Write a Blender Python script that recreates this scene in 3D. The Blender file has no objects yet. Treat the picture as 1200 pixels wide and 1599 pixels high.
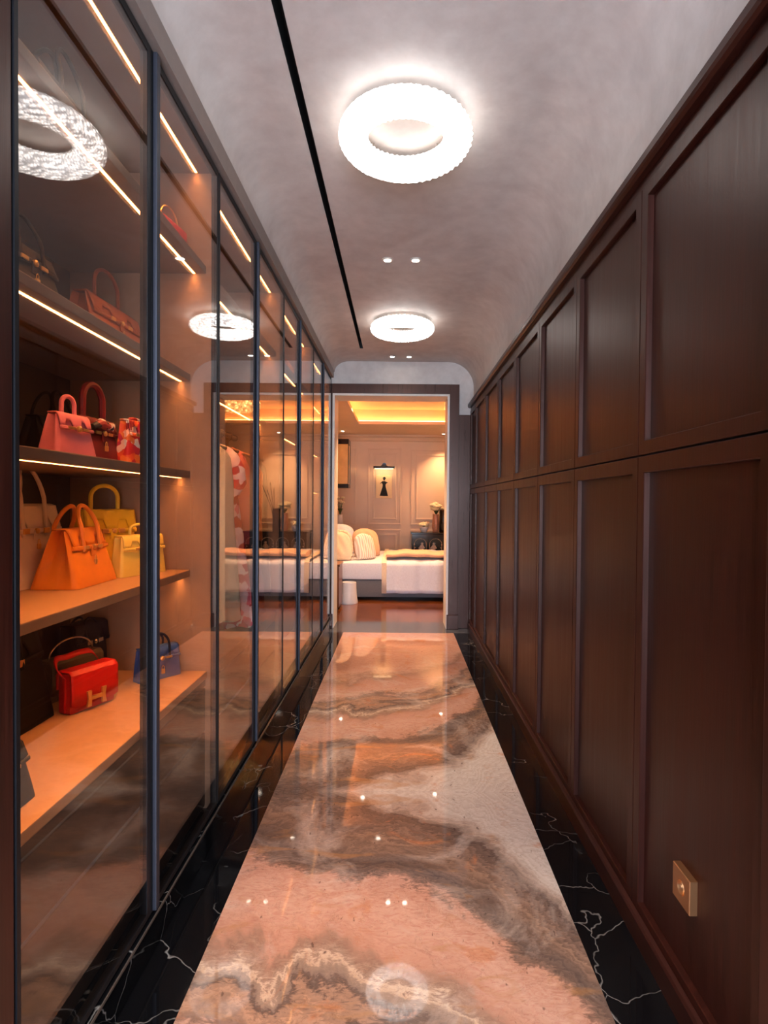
import bpy, bmesh, math, random
from mathutils import Vector, Matrix
C = bpy.context.scene.collection
PI = math.pi
random.seed(7)

# ------------------------------------------------------------------ camera
EYE = 1.22
cam = bpy.data.cameras.new('camera')
cam.sensor_fit = 'AUTO'; cam.sensor_width = 36.0
cam.lens = 880.0 / 1599.0 * 36.0
cam.shift_x = -24.0 / 1599.0
cam.clip_start = 0.02
co = bpy.data.objects.new('camera', cam); C.objects.link(co)
co.matrix_world = (Matrix.Translation((0, 0, EYE)) @ Matrix.Rotation(PI/2 - math.atan(14.5/880.0), 4, 'X')
                   @ Matrix.Rotation(0.008, 4, 'Z'))
bpy.context.scene.camera = co
# ------------------------------------------------------------------ world, daylight, exposure
SC = bpy.context.scene
SC.view_settings.view_transform = 'Standard'; SC.view_settings.look = 'None'
SC.view_settings.exposure = 0.68; SC.view_settings.gamma = 1.0; SC.view_settings.use_curve_mapping = False
SC.cycles.use_denoising = True
SC.cycles.sample_clamp_indirect = 6.0
SC.cycles.transparent_max_bounces = 16
W = bpy.data.worlds.new('world'); SC.world = W; W.use_nodes = True
bg = W.node_tree.nodes['Background']
bg.inputs[0].default_value = (0.62, 0.76, 0.98, 1); bg.inputs[1].default_value = 27.0   # overcast daylight, reaches the hall by the rear window
def area(name, loc, rot, sx, sy, power, col, portal=False):
    l = bpy.data.lights.new(name, 'AREA'); l.shape = 'RECTANGLE'; l.size = sx; l.size_y = sy
    l.energy = power; l.color = col
    if portal: l.cycles.is_portal = True
    o = bpy.data.objects.new(name, l); C.objects.link(o); o.location = loc; o.rotation_euler = rot
    return o
def spot(name, loc, rot, power, col, angle=1.2, blend=0.6, size=0.02):
    l = bpy.data.lights.new(name, 'SPOT'); l.energy = power; l.color = col
    l.spot_size = angle; l.spot_blend = blend; l.shadow_soft_size = size
    o = bpy.data.objects.new(name, l); C.objects.link(o); o.location = loc; o.rotation_euler = rot
    return o
WX0, WX1, WZ0, WZ1, YREAR = -0.55, 0.60, 0.25, 2.30, -1.6
area('daylight_portal', ((WX0+WX1)/2, YREAR-0.06, (WZ0+WZ1)/2), (PI/2, 0, 0), WX1-WX0, WZ1-WZ0, 1, (1, 1, 1), True)
RING_L = 4.6; LED_L = 18.0; LED_W = 1.2; DOWN_W = 52.0; COVE_L = 17.0
WARM = (1.0, 0.40, 0.11)

# ------------------------------------------------------------------ materials
def lin(r, g, b):
    f = lambda c: (c/255/12.92) if c/255 <= 0.04045 else ((c/255+0.055)/1.055)**2.4
    return (f(r), f(g), f(b), 1)
MATS = {}
class NT:
    def __init__(s, name):
        s.m = bpy.data.materials.new(name); s.m.use_nodes = True; s.t = s.m.node_tree
        s.b = s.t.nodes['Principled BSDF']; s.out = s.t.nodes['Material Output']; MATS[name] = s.m
    def n(s, typ, **kw):
        nd = s.t.nodes.new(typ)
        for k, v in kw.items():
            if k.startswith('i_'):
                key = k[2:]
                nd.inputs[int(key) if key.isdigit() else key.replace('_', ' ')].default_value = v
            else: setattr(nd, k, v)
        return nd
    def l(s, a, b): s.t.links.new(a, b)
    def coords(s, scale=(1, 1, 1), rnd=False):
        tc = s.n('ShaderNodeTexCoord'); mp = s.n('ShaderNodeMapping'); mp.inputs['Scale'].default_value = scale
        s.l(tc.outputs['Object'], mp.inputs['Vector'])
        if rnd:
            oi = s.n('ShaderNodeObjectInfo'); mu = s.n('ShaderNodeMath', operation='MULTIPLY'); mu.inputs[1].default_value = 37.0
            s.l(oi.outputs['Random'], mu.inputs[0]); cb = s.n('ShaderNodeCombineXYZ')
            for i in range(3): s.l(mu.outputs[0], cb.inputs[i])
            s.l(cb.outputs[0], mp.inputs['Location'])
        return mp.outputs[0]
    def noise(s, v, scale, detail=4, rough=0.55, dist=0.0):
        nd = s.n('ShaderNodeTexNoise'); nd.inputs['Scale'].default_value = scale; nd.inputs['Detail'].default_value = detail
        nd.inputs['Roughness'].default_value = rough; nd.inputs['Distortion'].default_value = dist
        if v is not None: s.l(v, nd.inputs['Vector'])
        return nd.outputs['Fac']
    def ramp(s, fac, stops, interp='LINEAR'):
        r = s.n('ShaderNodeValToRGB'); r.color_ramp.interpolation = interp
        e = r.color_ramp.elements
        while len(e) < len(stops): e.new(0.5)
        for i, (p, c) in enumerate(stops):
            e[i].position = p; e[i].color = c if len(c) == 4 else (*c, 1)
        s.l(fac, r.inputs[0]); return r.outputs[0]
    def mix(s, f, a, b, mode='MIX'):
        m = s.n('ShaderNodeMix', data_type='RGBA', blend_type=mode)
        for inp, v in ((m.inputs[0], f), (m.inputs[6], a), (m.inputs[7], b)):
            if hasattr(v, 'is_linked') or hasattr(v, 'links'): s.l(v, inp)
            else: inp.default_value = v
        return m.outputs[2]
    def math(s, op, a, b=0.0, c=None):
        m = s.n('ShaderNodeMath', operation=op)
        for inp, v in zip(m.inputs, (a, b, c)):
            if v is None: continue
            if hasattr(v, 'links'): s.l(v, inp)
            else: inp.default_value = v
        return m.outputs[0]
    def bump(s, h, strength=0.2, dist=0.01):
        bm = s.n('ShaderNodeBump'); bm.inputs['Strength'].default_value = strength; bm.inputs['Distance'].default_value = dist
        s.l(h, bm.inputs['Height']); s.l(bm.outputs[0], s.b.inputs['Normal'])
def simple(name, col, rough=0.5, metal=0.0, var=0.12, vscale=30.0, bump=0.0, bscale=300.0, coat=0.0, spec=0.5, sheen=0.0):
    t = NT(name); v = t.coords()
    f = t.noise(v, vscale, 3)
    lo = tuple(c*(1-var) for c in col[:3]) + (1,); hi = tuple(min(1, c*(1+var)) for c in col[:3]) + (1,)
    t.l(t.ramp(f, [(0.3, lo), (0.7, hi)]), t.b.inputs['Base Color'])
    t.b.inputs['Roughness'].default_value = rough; t.b.inputs['Metallic'].default_value = metal
    t.b.inputs['Coat Weight'].default_value = coat; t.b.inputs['Specular IOR Level'].default_value = spec
    t.b.inputs['Sheen Weight'].default_value = sheen
    if bump: t.bump(t.noise(v, bscale, 2), bump, 0.002)
    return t.m
def emit(name, col, L):
    t = NT(name); t.b.inputs['Base Color'].default_value = (*col, 1)
    t.b.inputs['Emission Color'].default_value = (*col, 1); t.b.inputs['Emission Strength'].default_value = L
    return t.m

# polished plaster
t = NT('plaster'); v = t.coords((1, 1, 1))
f1 = t.noise(v, 3.0, 6, 0.6, 0.6); f2 = t.noise(v, 14.0, 4, 0.6)
c = t.ramp(f1, [(0.3, lin(196, 186, 180)), (0.55, lin(212, 204, 197)), (0.75, lin(222, 215, 209))])
c = t.mix(0.18, c, t.ramp(f2, [(0.35, lin(168, 158, 154)), (0.65, lin(222, 217, 213))]))
t.l(c, t.b.inputs['Base Color']); t.b.inputs['Roughness'].default_value = 0.55
t.bump(f2, 0.06, 0.01)
# mahogany
def wood(name, dark, mid, light, rough, scale=(26, 26, 1.2)):
    t = NT(name); v = t.coords(scale, True)
    f = t.noise(v, 1.6, 6, 0.62, 0.5); g = t.noise(v, 6.0, 3, 0.6)
    c = t.ramp(f, [(0.3, dark), (0.5, mid), (0.72, light)])
    c = t.mix(0.35, c, t.ramp(g, [(0.35, dark), (0.7, light)]))
    t.l(c, t.b.inputs['Base Color']); t.b.inputs['Roughness'].default_value = rough
    t.bump(g, 0.10, 0.002); t.b.inputs['Specular IOR Level'].default_value = 0.5
    t.b.inputs['Specular Tint'].default_value = (1.0, 0.74, 0.64, 1)
    t.l(t.math('MULTIPLY_ADD', f, 0.22, rough-0.11), t.b.inputs['Roughness']); return t.m
wood('mahogany', lin(32, 10, 6), lin(44, 14, 9), lin(57, 21, 14), 0.40)
wood('mahogany_edge', lin(44, 18, 14), lin(56, 25, 19), lin(70, 33, 26), 0.3)
wood('mahogany_trim', lin(36, 14, 10), lin(46, 19, 14), lin(58, 26, 20), 0.34, (26, 1.2, 26))
wood('walnut', lin(70, 38, 18), lin(110, 62, 30), lin(140, 84, 44), 0.3, (14, 14, 1.5))
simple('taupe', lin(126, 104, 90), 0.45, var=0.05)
simple('taupe_lit', lin(160, 128, 106), 0.45, var=0.04)  # lighter taupe copy for the sides, strip light put into the colour
simple('taupe_shaded', lin(66, 55, 49), 0.5, var=0.05)  # darker taupe copy for the back, its shade put into the colour
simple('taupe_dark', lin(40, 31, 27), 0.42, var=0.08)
simple('tan_leather', lin(176, 132, 96), 0.5, var=0.04, vscale=60)
simple('black_metal', lin(18, 19, 24), 0.5, metal=0.4, var=0.05)
simple('sheen_metal', lin(54, 56, 66), 0.5, metal=0.5, var=0.02)  # lighter copy of the black metal, blue sheen put into the colour
simple('header_lacquer', lin(134, 120, 112), 0.4, var=0.05)
simple('bronze_metal', lin(120, 106, 96), 0.35, metal=0.6, var=0.05)
simple('slot_black', lin(8, 8, 9), 0.7, var=0.1)
simple('gold', lin(240, 188, 112), 0.35, metal=0.75, var=0.04)
simple('brass_plate', lin(188, 138, 96), 0.35, metal=0.9, var=0.05)
simple('palladium', lin(210, 205, 200), 0.2, metal=1.0, var=0.03)
simple('white_paint', lin(232, 222, 210), 0.45, var=0.03)
simple('cream_paint', lin(228, 202, 174), 0.5, var=0.03, vscale=4)
simple('threshold_stone', lin(66, 66, 70), 0.12, var=0.2, vscale=14)
# onyx floor, book matched about y = 2.36
t = NT('onyx'); tc = t.n('ShaderNodeTexCoord'); sp = t.n('ShaderNodeSeparateXYZ'); t.l(tc.outputs['Object'], sp.inputs[0])
yd = t.math('ABSOLUTE', t.math('SUBTRACT', sp.outputs[1], 2.36))
cb = t.n('ShaderNodeCombineXYZ'); t.l(sp.outputs[0], cb.inputs[0]); t.l(yd, cb.inputs[1])
P = cb.outputs[0]
w1 = t.noise(P, 2.2, 5, 0.6, 0.8)
mp = t.n('ShaderNodeMapping'); mp.inputs['Location'].default_value = (4.3, 1.7, 2.0); t.l(P, mp.inputs[0])
w2 = t.noise(mp.outputs[0], 3.4, 6, 0.62, 1.2)
mp2 = t.n('ShaderNodeMapping'); mp2.inputs['Scale'].default_value = (1.0, 2.3, 1.0); t.l(mp.outputs[0], mp2.inputs[0])
fine = t.noise(mp2.outputs[0], 20.0, 8, 0.72, 2.2)
# distance from the seam, pushed about by the noise and leaning across the width
dd = t.math('ADD', yd, t.math('MULTIPLY', t.math('SUBTRACT', w1, 0.5), 0.66))
dd = t.math('SUBTRACT', dd, t.math('MULTIPLY', sp.outputs[0], 0.28))
xr = t.math('MAXIMUM', t.math('SUBTRACT', sp.outputs[0], 0.08), 0.0)
dd = t.math('SUBTRACT', dd, t.math('MULTIPLY', t.math('MULTIPLY', xr, xr), 2.1))
dd = t.math('ADD', dd, t.math('MULTIPLY', t.math('SUBTRACT', fine, 0.5), 0.14))
dn = t.math('MULTIPLY', dd, 0.5)
peach = lin(222, 186, 168); peach2 = lin(210, 168, 148); taupe = lin(150, 130, 118); grey = lin(118, 106, 100); pale = lin(226, 220, 214); rust = lin(206, 140, 96)
base = t.ramp(dn, [(0.0, pale), (0.05, lin(196, 184, 174)), (0.085, grey), (0.14, taupe), (0.18, lin(166, 142, 124)), (0.24, grey), (0.285, lin(140, 120, 108)),
                   (0.305, peach2), (0.37, peach), (0.43, peach2), (0.465, lin(170, 146, 130)), (0.49, lin(226, 206, 186)), (0.525, grey), (0.56, lin(206, 172, 146)), (0.60, taupe), (0.64, peach), (0.74, peach2), (0.80, lin(180, 150, 132)), (0.86, peach), (1.0, peach2)])
ph = t.math('SINE', t.math('MULTIPLY', dd, 120.0))
band = t.math('MULTIPLY', t.math('MULTIPLY_ADD', ph, 0.5, 0.5), t.ramp(dn, [(0.0, (.35, .35, .35, 1)), (0.08, (1, 1, 1, 1)), (0.27, (.9, .9, .9, 1)), (0.32, (.08, .08, .08, 1)), (0.43, (.15, .15, .15, 1)), (0.50, (.9, .9, .9, 1)), (0.60, (.6, .6, .6, 1)), (0.66, (.1, .1, .1, 1))]))
base = t.mix(t.math('MULTIPLY', band, 0.42), base, lin(84, 72, 68))
base = t.mix(t.math('MULTIPLY', t.ramp(w2, [(0.54, (0, 0, 0, 1)), (0.76, (1, 1, 1, 1))]), 0.6), base, pale)
base = t.mix(t.math('MULTIPLY', t.ramp(w2, [(0.32, (1, 1, 1, 1)), (0.40, (0, 0, 0, 1))]), 0.55), base, rust)
base = t.mix(0.55, base, t.ramp(fine, [(0.3, lin(130, 108, 96)), (0.5, lin(188, 170, 158)), (0.7, lin(222, 200, 186))]), 'OVERLAY')
ab = t.math('ABSOLUTE', t.math('SUBTRACT', t.noise(P, 7.0, 5, 0.65, 2.0), 0.5))
base = t.mix(t.math('MULTIPLY', t.ramp(ab, [(0.0, (1, 1, 1, 1)), (0.008, (0, 0, 0, 1))]), 0.3), base, lin(110, 88, 76))
# small dark flecks in the peach
mf = t.n('ShaderNodeMapping'); mf.inputs['Scale'].default_value = (1.6, 0.7, 1); t.l(P, mf.inputs[0])
fl1 = t.noise(mf.outputs[0], 34.0, 2, 0.5)
gs = t.noise(mp2.outputs[0], 5.0, 4, 0.6, 1.0)
base = t.mix(t.math('MULTIPLY', t.ramp(gs, [(0.58, (0, 0, 0, 1)), (0.72, (1, 1, 1, 1))]), 0.5), base, lin(190, 138, 84))
base = t.mix(1.0, base, (0.74, 0.71, 0.69, 1), 'MULTIPLY')
base = t.mix(t.math('MULTIPLY', t.ramp(fl1, [(0.70, (0, 0, 0, 1)), (0.74, (1, 1, 1, 1))]), 0.6), base, lin(70, 52, 46))
t.l(base, t.b.inputs['Base Color']); t.b.inputs['Roughness'].default_value = 0.035
t.b.inputs['IOR'].default_value = 1.55
# black marble with white threads
t = NT('black_marble'); v = t.coords((1, 1, 1))
nd = t.n('ShaderNodeTexNoise'); nd.inputs['Scale'].default_value = 4.0; nd.inputs['Detail'].default_value = 4; t.l(v, nd.inputs['Vector'])
vm = t.n('ShaderNodeVectorMath', operation='MULTIPLY_ADD'); t.l(nd.outputs['Color'], vm.inputs[0]); vm.inputs[1].default_value = (.35, .35, .35); t.l(v, vm.inputs[2])
vo = t.n('ShaderNodeTexVoronoi', feature='DISTANCE_TO_EDGE'); vo.inputs['Scale'].default_value = 4.6; t.l(vm.outputs[0], vo.inputs['Vector'])
vein = t.ramp(vo.outputs['Distance'], [(0.0, (.5, .5, .5, 1)), (0.006, (.15, .15, .15, 1)), (0.012, (0, 0, 0, 1))])
msk = t.ramp(t.noise(v, 2.6, 3), [(0.42, (0, 0, 0, 1)), (0.60, (1, 1, 1, 1))])
t.l(t.mix(t.math('MULTIPLY', vein, msk), lin(11, 11, 13), lin(190, 184, 178)), t.b.inputs['Base Color'])
t.b.inputs['Roughness'].default_value = 0.05; t.b.inputs['Specular IOR Level'].default_value = 0.3
# bedroom parquet
t = NT('parquet'); v = t.coords((1, 1, 1))
br = t.n('ShaderNodeTexBrick'); t.l(v, br.inputs['Vector']); br.inputs['Scale'].default_value = 1.0
br.inputs['Brick Width'].default_value = 0.42; br.inputs['Row Height'].default_value = 0.3; br.inputs['Mortar Size'].default_value = 0.006
br.inputs['Color1'].default_value = lin(112, 62, 28); br.inputs['Color2'].default_value = lin(66, 35, 18); br.inputs['Mortar'].default_value = lin(24, 14, 8)
gr = t.coords((5, 40, 5)); g = t.noise(gr, 1.2, 5)
t.l(t.mix(0.4, br.outputs['Color'], t.ramp(g, [(0.3, lin(54, 28, 14)), (0.7, lin(132, 78, 38))])), t.b.inputs['Base Color'])
t.b.inputs['Roughness'].default_value = 0.1
# thin architectural glass: Fresnel reflection over a tinted see-through sheet (same for every ray)
t = NT('glass_pane')
for nd in list(t.t.nodes):
    if nd.type == 'BSDF_PRINCIPLED': t.t.nodes.remove(nd)
lw = t.n('ShaderNodeLayerWeight'); lw.inputs['Blend'].default_value = 0.5
fr = t.math('MULTIPLY_ADD', t.math('POWER', lw.outputs['Facing'], 4.6), 0.93, 0.05)
tr = t.n('ShaderNodeBsdfTransparent'); tr.inputs[0].default_value = (0.93, 0.90, 0.87, 1)
gl = t.n('ShaderNodeBsdfGlossy'); gl.inputs['Roughness'].default_value = 0.0; gl.inputs[0].default_value = (1, 1, 1, 1)
mx = t.n('ShaderNodeMixShader'); t.l(fr, mx.inputs[0]); t.l(tr.outputs[0], mx.inputs[1]); t.l(gl.outputs[0], mx.inputs[2]); t.l(mx.outputs[0], t.out.inputs[0])
# crystal ring: lit strands, brighter and darker by facet
t = NT('crystal_glow'); v = t.coords((1, 1, 1))
vo = t.n('ShaderNodeTexVoronoi'); vo.inputs['Scale'].default_value = 75.0; t.l(v, vo.inputs['Vector'])
st = t.ramp(vo.outputs['Distance'], [(0.1, (1.0, 1.0, 1.0, 1)), (0.35, (.5, .5, .5, 1)), (0.6, (.10, .10, .10, 1))])
t.b.inputs['Base Color'].default_value = (.9, .9, .9, 1); t.b.inputs['Roughness'].default_value = 0.15
t.b.inputs['Emission Color'].default_value = (1.0, 0.925, 0.87, 1); t.l(t.math('MULTIPLY', st, RING_L*1.5), t.b.inputs['Emission Strength'])
emit('led', WARM, LED_L); emit('led_cove', WARM, COVE_L); emit('downlight_glow', (1, .86, .72), 22.0)
emit('picture_glow', (1, .62, .3), 5.0)
t = NT('gold_crystal'); v = t.coords((1, 1, 1))
vo = t.n('ShaderNodeTexVoronoi'); vo.inputs['Scale'].default_value = 22.0; t.l(v, vo.inputs['Vector'])
t.b.inputs['Base Color'].default_value = lin(230, 170, 80); t.b.inputs['Emission Color'].default_value = (1, .55, .18, 1)
t.l(t.ramp(vo.outputs['Distance'], [(0.0, (7, 7, 7, 1)), (0.35, (1.6, 1.6, 1.6, 1)), (0.7, (.4, .4, .4, 1))]), t.b.inputs['Emission Strength'])

def leather(name, rgb, rough=0.45):
    dark = max(rgb) < 60
    return simple(name, lin(*rgb), 0.6 if dark else rough, var=0.07, vscale=18, bump=0.25, bscale=420, spec=0.2 if dark else 0.45)
for nm, rgb in dict(l_orange=(236, 140, 44), l_yellow=(250, 204, 44), l_lemon=(250, 214, 96), l_white=(226, 208, 192), l_pink=(216, 118, 132),
                    l_crimson=(112, 10, 22), l_red=(196, 14, 14), l_blue=(48, 84, 158), l_navy=(20, 26, 52), l_black=(11, 10, 11), l_brown=(26, 13, 10),
                    l_tan=(168, 84, 38), l_olive=(84, 74, 58), l_scarlet=(226, 40, 16), l_grey=(34, 31, 30), l_cognac=(140, 62, 28)).items():
    leather(nm, rgb)
def print_mat(name, scale, cols, rough=0.6):
    t = NT(name); v = t.coords((1, 1, 1))
    nd = t.n('ShaderNodeTexNoise'); nd.inputs['Scale'].default_value = scale*0.7; t.l(v, nd.inputs['Vector'])
    vm = t.n('ShaderNodeVectorMath', operation='MULTIPLY_ADD'); t.l(nd.outputs['Color'], vm.inputs[0]); vm.inputs[1].default_value = (1.2/scale,)*3; t.l(v, vm.inputs[2])
    vo = t.n('ShaderNodeTexVoronoi'); vo.inputs['Scale'].default_value = scale; t.l(vm.outputs[0], vo.inputs['Vector'])
    sx = t.n('ShaderNodeSeparateXYZ'); t.l(vo.outputs['Color'], sx.inputs[0])
    n = len(cols)
    t.l(t.ramp(sx.outputs[0], [(i/n, lin(*c)) for i, c in enumerate(cols)], 'CONSTANT'), t.b.inputs['Base Color'])
    t.b.inputs['Roughness'].default_value = rough; return t.m
print_mat('print_bag', 46, [(206, 26, 34), (232, 84, 40), (246, 190, 170), (190, 20, 60), (240, 120, 50), (232, 220, 214), (150, 14, 24)])
print_mat('print_dress', 26, [(240, 200, 206), (250, 226, 228), (206, 24, 54), (244, 212, 216), (178, 14, 44), (248, 220, 222), (236, 120, 140)])
print_mat('print_scarf', 60, [(24, 22, 28), (210, 200, 196), (40, 40, 52), (160, 60, 60)])
def fabric(name, rgb, var=0.06, vs=60):
    return simple(name, lin(*rgb), 0.85, var=var, vscale=vs, bump=0.3, bscale=500, sheen=0.2)
for nm, rgb in dict(f_beige=(206, 192, 168), f_white=(224, 226, 238), f_peach=(226, 176, 140), f_grey=(104, 104, 110), f_dark=(34, 26, 26), f_orange=(222, 110, 40),
                    f_cream=(236, 214, 186), f_rose=(206, 96, 100), f_maroon=(96, 20, 26)).items():
    fabric(nm, rgb)
t = NT('f_stripe'); v = t.coords((1, 1, 1)); wv = t.n('ShaderNodeTexWave'); wv.bands_direction = 'X'; wv.inputs['Scale'].default_value = 9.0; wv.inputs['Distortion'].default_value = 1.0; t.l(v, wv.inputs['Vector'])
t.l(t.ramp(wv.outputs['Fac'], [(0.3, lin(206, 190, 176)), (0.6, lin(238, 230, 222))]), t.b.inputs['Base Color']); t.b.inputs['Roughness'].default_value = 0.85
simple('ceramic_white', lin(228, 226, 226), 0.35, var=0.02)
simple('lacquer_black', lin(16, 13, 13), 0.15, var=0.1)
simple('pearl_inlay', lin(176, 160, 146), 0.35, var=0.25, vscale=80)
simple('petal_white', lin(240, 228, 190), 0.7, var=0.06)
simple('stem_green', lin(60, 80, 34), 0.6, var=0.2)
simple('vase_dark', lin(30, 20, 16), 0.2)
simple('vase_rose', lin(206, 150, 120), 0.3)
simple('canvas_cream', lin(240, 214, 170), 0.7, var=0.02)
simple('ink_black', lin(20, 14, 14), 0.7)
t = NT('amber_panel'); v = t.coords((1, 1, 1)); f = t.noise(v, 6, 3)
t.l(t.ramp(f, [(0.3, lin(190, 116, 40)), (0.7, lin(214, 142, 60))]), t.b.inputs['Base Color']); t.b.inputs['Roughness'].default_value = 0.3
t.b.inputs['Emission Color'].default_value = (1, .5, .14, 1); t.b.inputs['Emission Strength'].default_value = 0.12

# ------------------------------------------------------------------ mesh helpers
class MB:
    def __init__(s): s.bm = bmesh.new()
    def box(s, x0, x1, y0, y1, z0, z1, bev=0.0):
        vs = [s.bm.verts.new(p) for p in ((x0,y0,z0),(x1,y0,z0),(x1,y1,z0),(x0,y1,z0),(x0,y0,z1),(x1,y0,z1),(x1,y1,z1),(x0,y1,z1))]
        fs = [s.bm.faces.new([vs[i] for i in f]) for f in ((3,2,1,0),(4,5,6,7),(0,1,5,4),(1,2,6,5),(2,3,7,6),(3,0,4,7))]
        if bev > 0:
            es = list({e for f in fs for e in f.edges})
            bmesh.ops.bevel(s.bm, geom=es, offset=bev, segments=2, profile=0.6, affect='EDGES')
        return s
    def face(s, pts):
        s.bm.faces.new([s.bm.verts.new(p) for p in pts]); return s
    def tube(s, pts, r, n=8, closed=False):
        pts = [Vector(p) for p in pts]; rings = []
        rs = r if isinstance(r, (list, tuple)) else [r]*len(pts)
        m = len(pts); ref = None
        for i, p in enumerate(pts):
            a = pts[(i-1) % m] if (closed or i > 0) else pts[i]; b = pts[(i+1) % m] if (closed or i < m-1) else pts[i]
            d = (b-a).normalized()
            if ref is None: ref = d.orthogonal().normalized()
            ref = (ref - d*ref.dot(d)).normalized()
            q = d.cross(ref)
            rings.append([s.bm.verts.new(p + (ref*math.cos(k*2*PI/n)+q*math.sin(k*2*PI/n))*rs[i]) for k in range(n)])
        seg = range(m if closed else m-1)
        for i in seg:
            A, B = rings[i], rings[(i+1) % m]
            for k in range(n): s.bm.faces.new((A[k], A[(k+1) % n], B[(k+1) % n], B[k]))
        if not closed:
            s.bm.faces.new(rings[0][::-1]); s.bm.faces.new(rings[-1])
        return s
    def lathe(s, prof, c=(0, 0, 0), n=24, axis='z'):
        rings = []
        for r, h in prof:
            ring = []
            for k in range(n):
                a = k*2*PI/n
                p = (r*math.cos(a), r*math.sin(a), h) if axis == 'z' else (h, r*math.cos(a), r*math.sin(a)) if axis == 'x' else (r*math.cos(a), h, -r*math.sin(a))
                ring.append(s.bm.verts.new((p[0]+c[0], p[1]+c[1], p[2]+c[2])))
            rings.append(ring)
        for A, B in zip(rings, rings[1:]):
            for k in range(n): s.bm.faces.new((A[k], A[(k+1) % n], B[(k+1) % n], B[k]))
        if prof[0][0] > 1e-6: s.bm.faces.new(rings[0][::-1])
        if prof[-1][0] > 1e-6: s.bm.faces.new(rings[-1])
        return s
    def prism(s, poly, y0, y1, plane='xz'):
        f = (lambda a, b, y: (a, y, b)) if plane == 'xz' else (lambda a, b, y: (y, a, b)) if plane == 'yz' else (lambda a, b, y: (a, b, y))
        A = [s.bm.verts.new(f(a, b, y0)) for a, b in poly]; B = [s.bm.verts.new(f(a, b, y1)) for a, b in poly]
        n = len(poly)
        for i in range(n): s.bm.faces.new((A[i], A[(i+1) % n], B[(i+1) % n], B[i]))
        s.bm.faces.new(A[::-1]); s.bm.faces.new(B); return s
    def grid(s, P, closed_u=False):
        V = [[s.bm.verts.new(p) for p in row] for row in P]
        for i in range(len(V)-1):
            m = len(V[i])
            for j in range(m if closed_u else m-1):
                s.bm.faces.new((V[i][j], V[i][(j+1) % m], V[i+1][(j+1) % m], V[i+1][j]))
        return V
    def build(s, name, mat, parent=None, smooth=False, solid=0.0, angle=0.6):
        bmesh.ops.remove_doubles(s.bm, verts=s.bm.verts, dist=1e-6)
        bmesh.ops.recalc_face_normals(s.bm, faces=s.bm.faces)
        me = bpy.data.meshes.new(name); s.bm.to_mesh(me); s.bm.free()
        me.materials.append(MATS[mat])
        if smooth: me.shade_smooth(); me.set_sharp_from_angle(angle=angle)
        o = bpy.data.objects.new(name, me); C.objects.link(o)
        if parent is not None: o.parent = parent
        if solid:
            md = o.modifiers.new('solid', 'SOLIDIFY'); md.thickness = solid; md.offset = 0
        return o
def tag(o, label=None, cat=None, group=None, kind=None):
    if label: o['label'] = label
    if cat: o['category'] = cat
    if group: o['group'] = group
    if kind: o['kind'] = kind
    return o
def thing(name, label, cat, loc=(0, 0, 0), rz=0.0, group=None):
    o = bpy.data.objects.new(name, None); C.objects.link(o); o.location = loc; o.rotation_euler = (0, 0, rz); o.empty_display_size = 0.05
    return tag(o, label, cat, group)
def struct(o): o['kind'] = 'structure'; return o
def copy_tree(o, parent=None):
    c = o.copy(); C.objects.link(c)
    if parent is not None: c.parent = parent
    for ch in [x for x in bpy.data.objects if x.parent == o]: copy_tree(ch, c)
    return c
def box(name, mat, x0, x1, y0, y1, z0, z1, parent=None, bev=0.0, smooth=False):
    return MB().box(x0, x1, y0, y1, z0, z1, bev).build(name, mat, parent, smooth)

# ================================================================== LARGE STRUCTURE
XR, XG, YE, ZC = 0.714, -0.66, 5.50, 2.59
MX = 0.518           # half width of the onyx runner
# floor: black border, onyx slabs, threshold
fl = struct(box('floor', 'black_marble', -0.80, 0.75, YREAR-0.02, 5.75, -0.08, -0.012))
for y0, y1 in ((YREAR, 2.3595), (2.3605, 5.27)):
    box('slab', 'onyx', -MX, MX, y0, y1, -0.014, 0.0, fl)
for x0, x1 in ((-0.70, -MX-0.0006), (MX+0.0006, 0.70)):
    for y0, y1 in ((YREAR, 0.6), (0.6007, 1.75), (1.7507, 2.9), (2.9007, 4.05), (4.0507, 5.27)):
        box('border_slab', 'black_marble', x0, x1, y0, y1, -0.014, 0.0, fl)
box('threshold_slab', 'threshold_stone', -0.70, 0.70, 5.271, 5.75, -0.014, 0.0, fl)
# ceiling with coved sides and a recessed air slot
HX, HZ0, HZ1 = -0.64, 2.413, 2.487
RC = 0.25
prof = [(HX, HZ1)]
for k in range(1, 11):
    a = PI/2*k/10; prof.append((HX+0.14*(1-math.cos(a)), HZ1+(ZC-HZ1)*math.sin(a)))
profR = []
for k in range(0, 13):
    a = PI/2*k/12; profR.append((XR-RC+RC*math.sin(a), ZC-RC+RC*math.cos(a)))
SX0, SX1, SY1 = -0.362, -0.334, 5.035
mb = MB()
ya, yb = YREAR, YE
mb.grid([[(x, ya, z) for x, z in prof+[(SX0, ZC)]], [(x, SY1, z) for x, z in prof+[(SX0, ZC)]], [(x, yb, z) for x, z in prof+[(SX0, ZC)]]])
mb.grid([[(x, ya, z) for x, z in [(SX1, ZC)]+profR], [(x, SY1, z) for x, z in [(SX1, ZC)]+profR], [(x, yb, z) for x, z in [(SX1, ZC)]+profR]])
mb.face([(SX0, SY1, ZC), (SX1, SY1, ZC), (SX1, yb, ZC), (SX0, yb, ZC)])
ceil = struct(mb.build('ceiling', 'plaster', None, True, angle=0.9))
mb = MB(); d = 0.09
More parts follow.
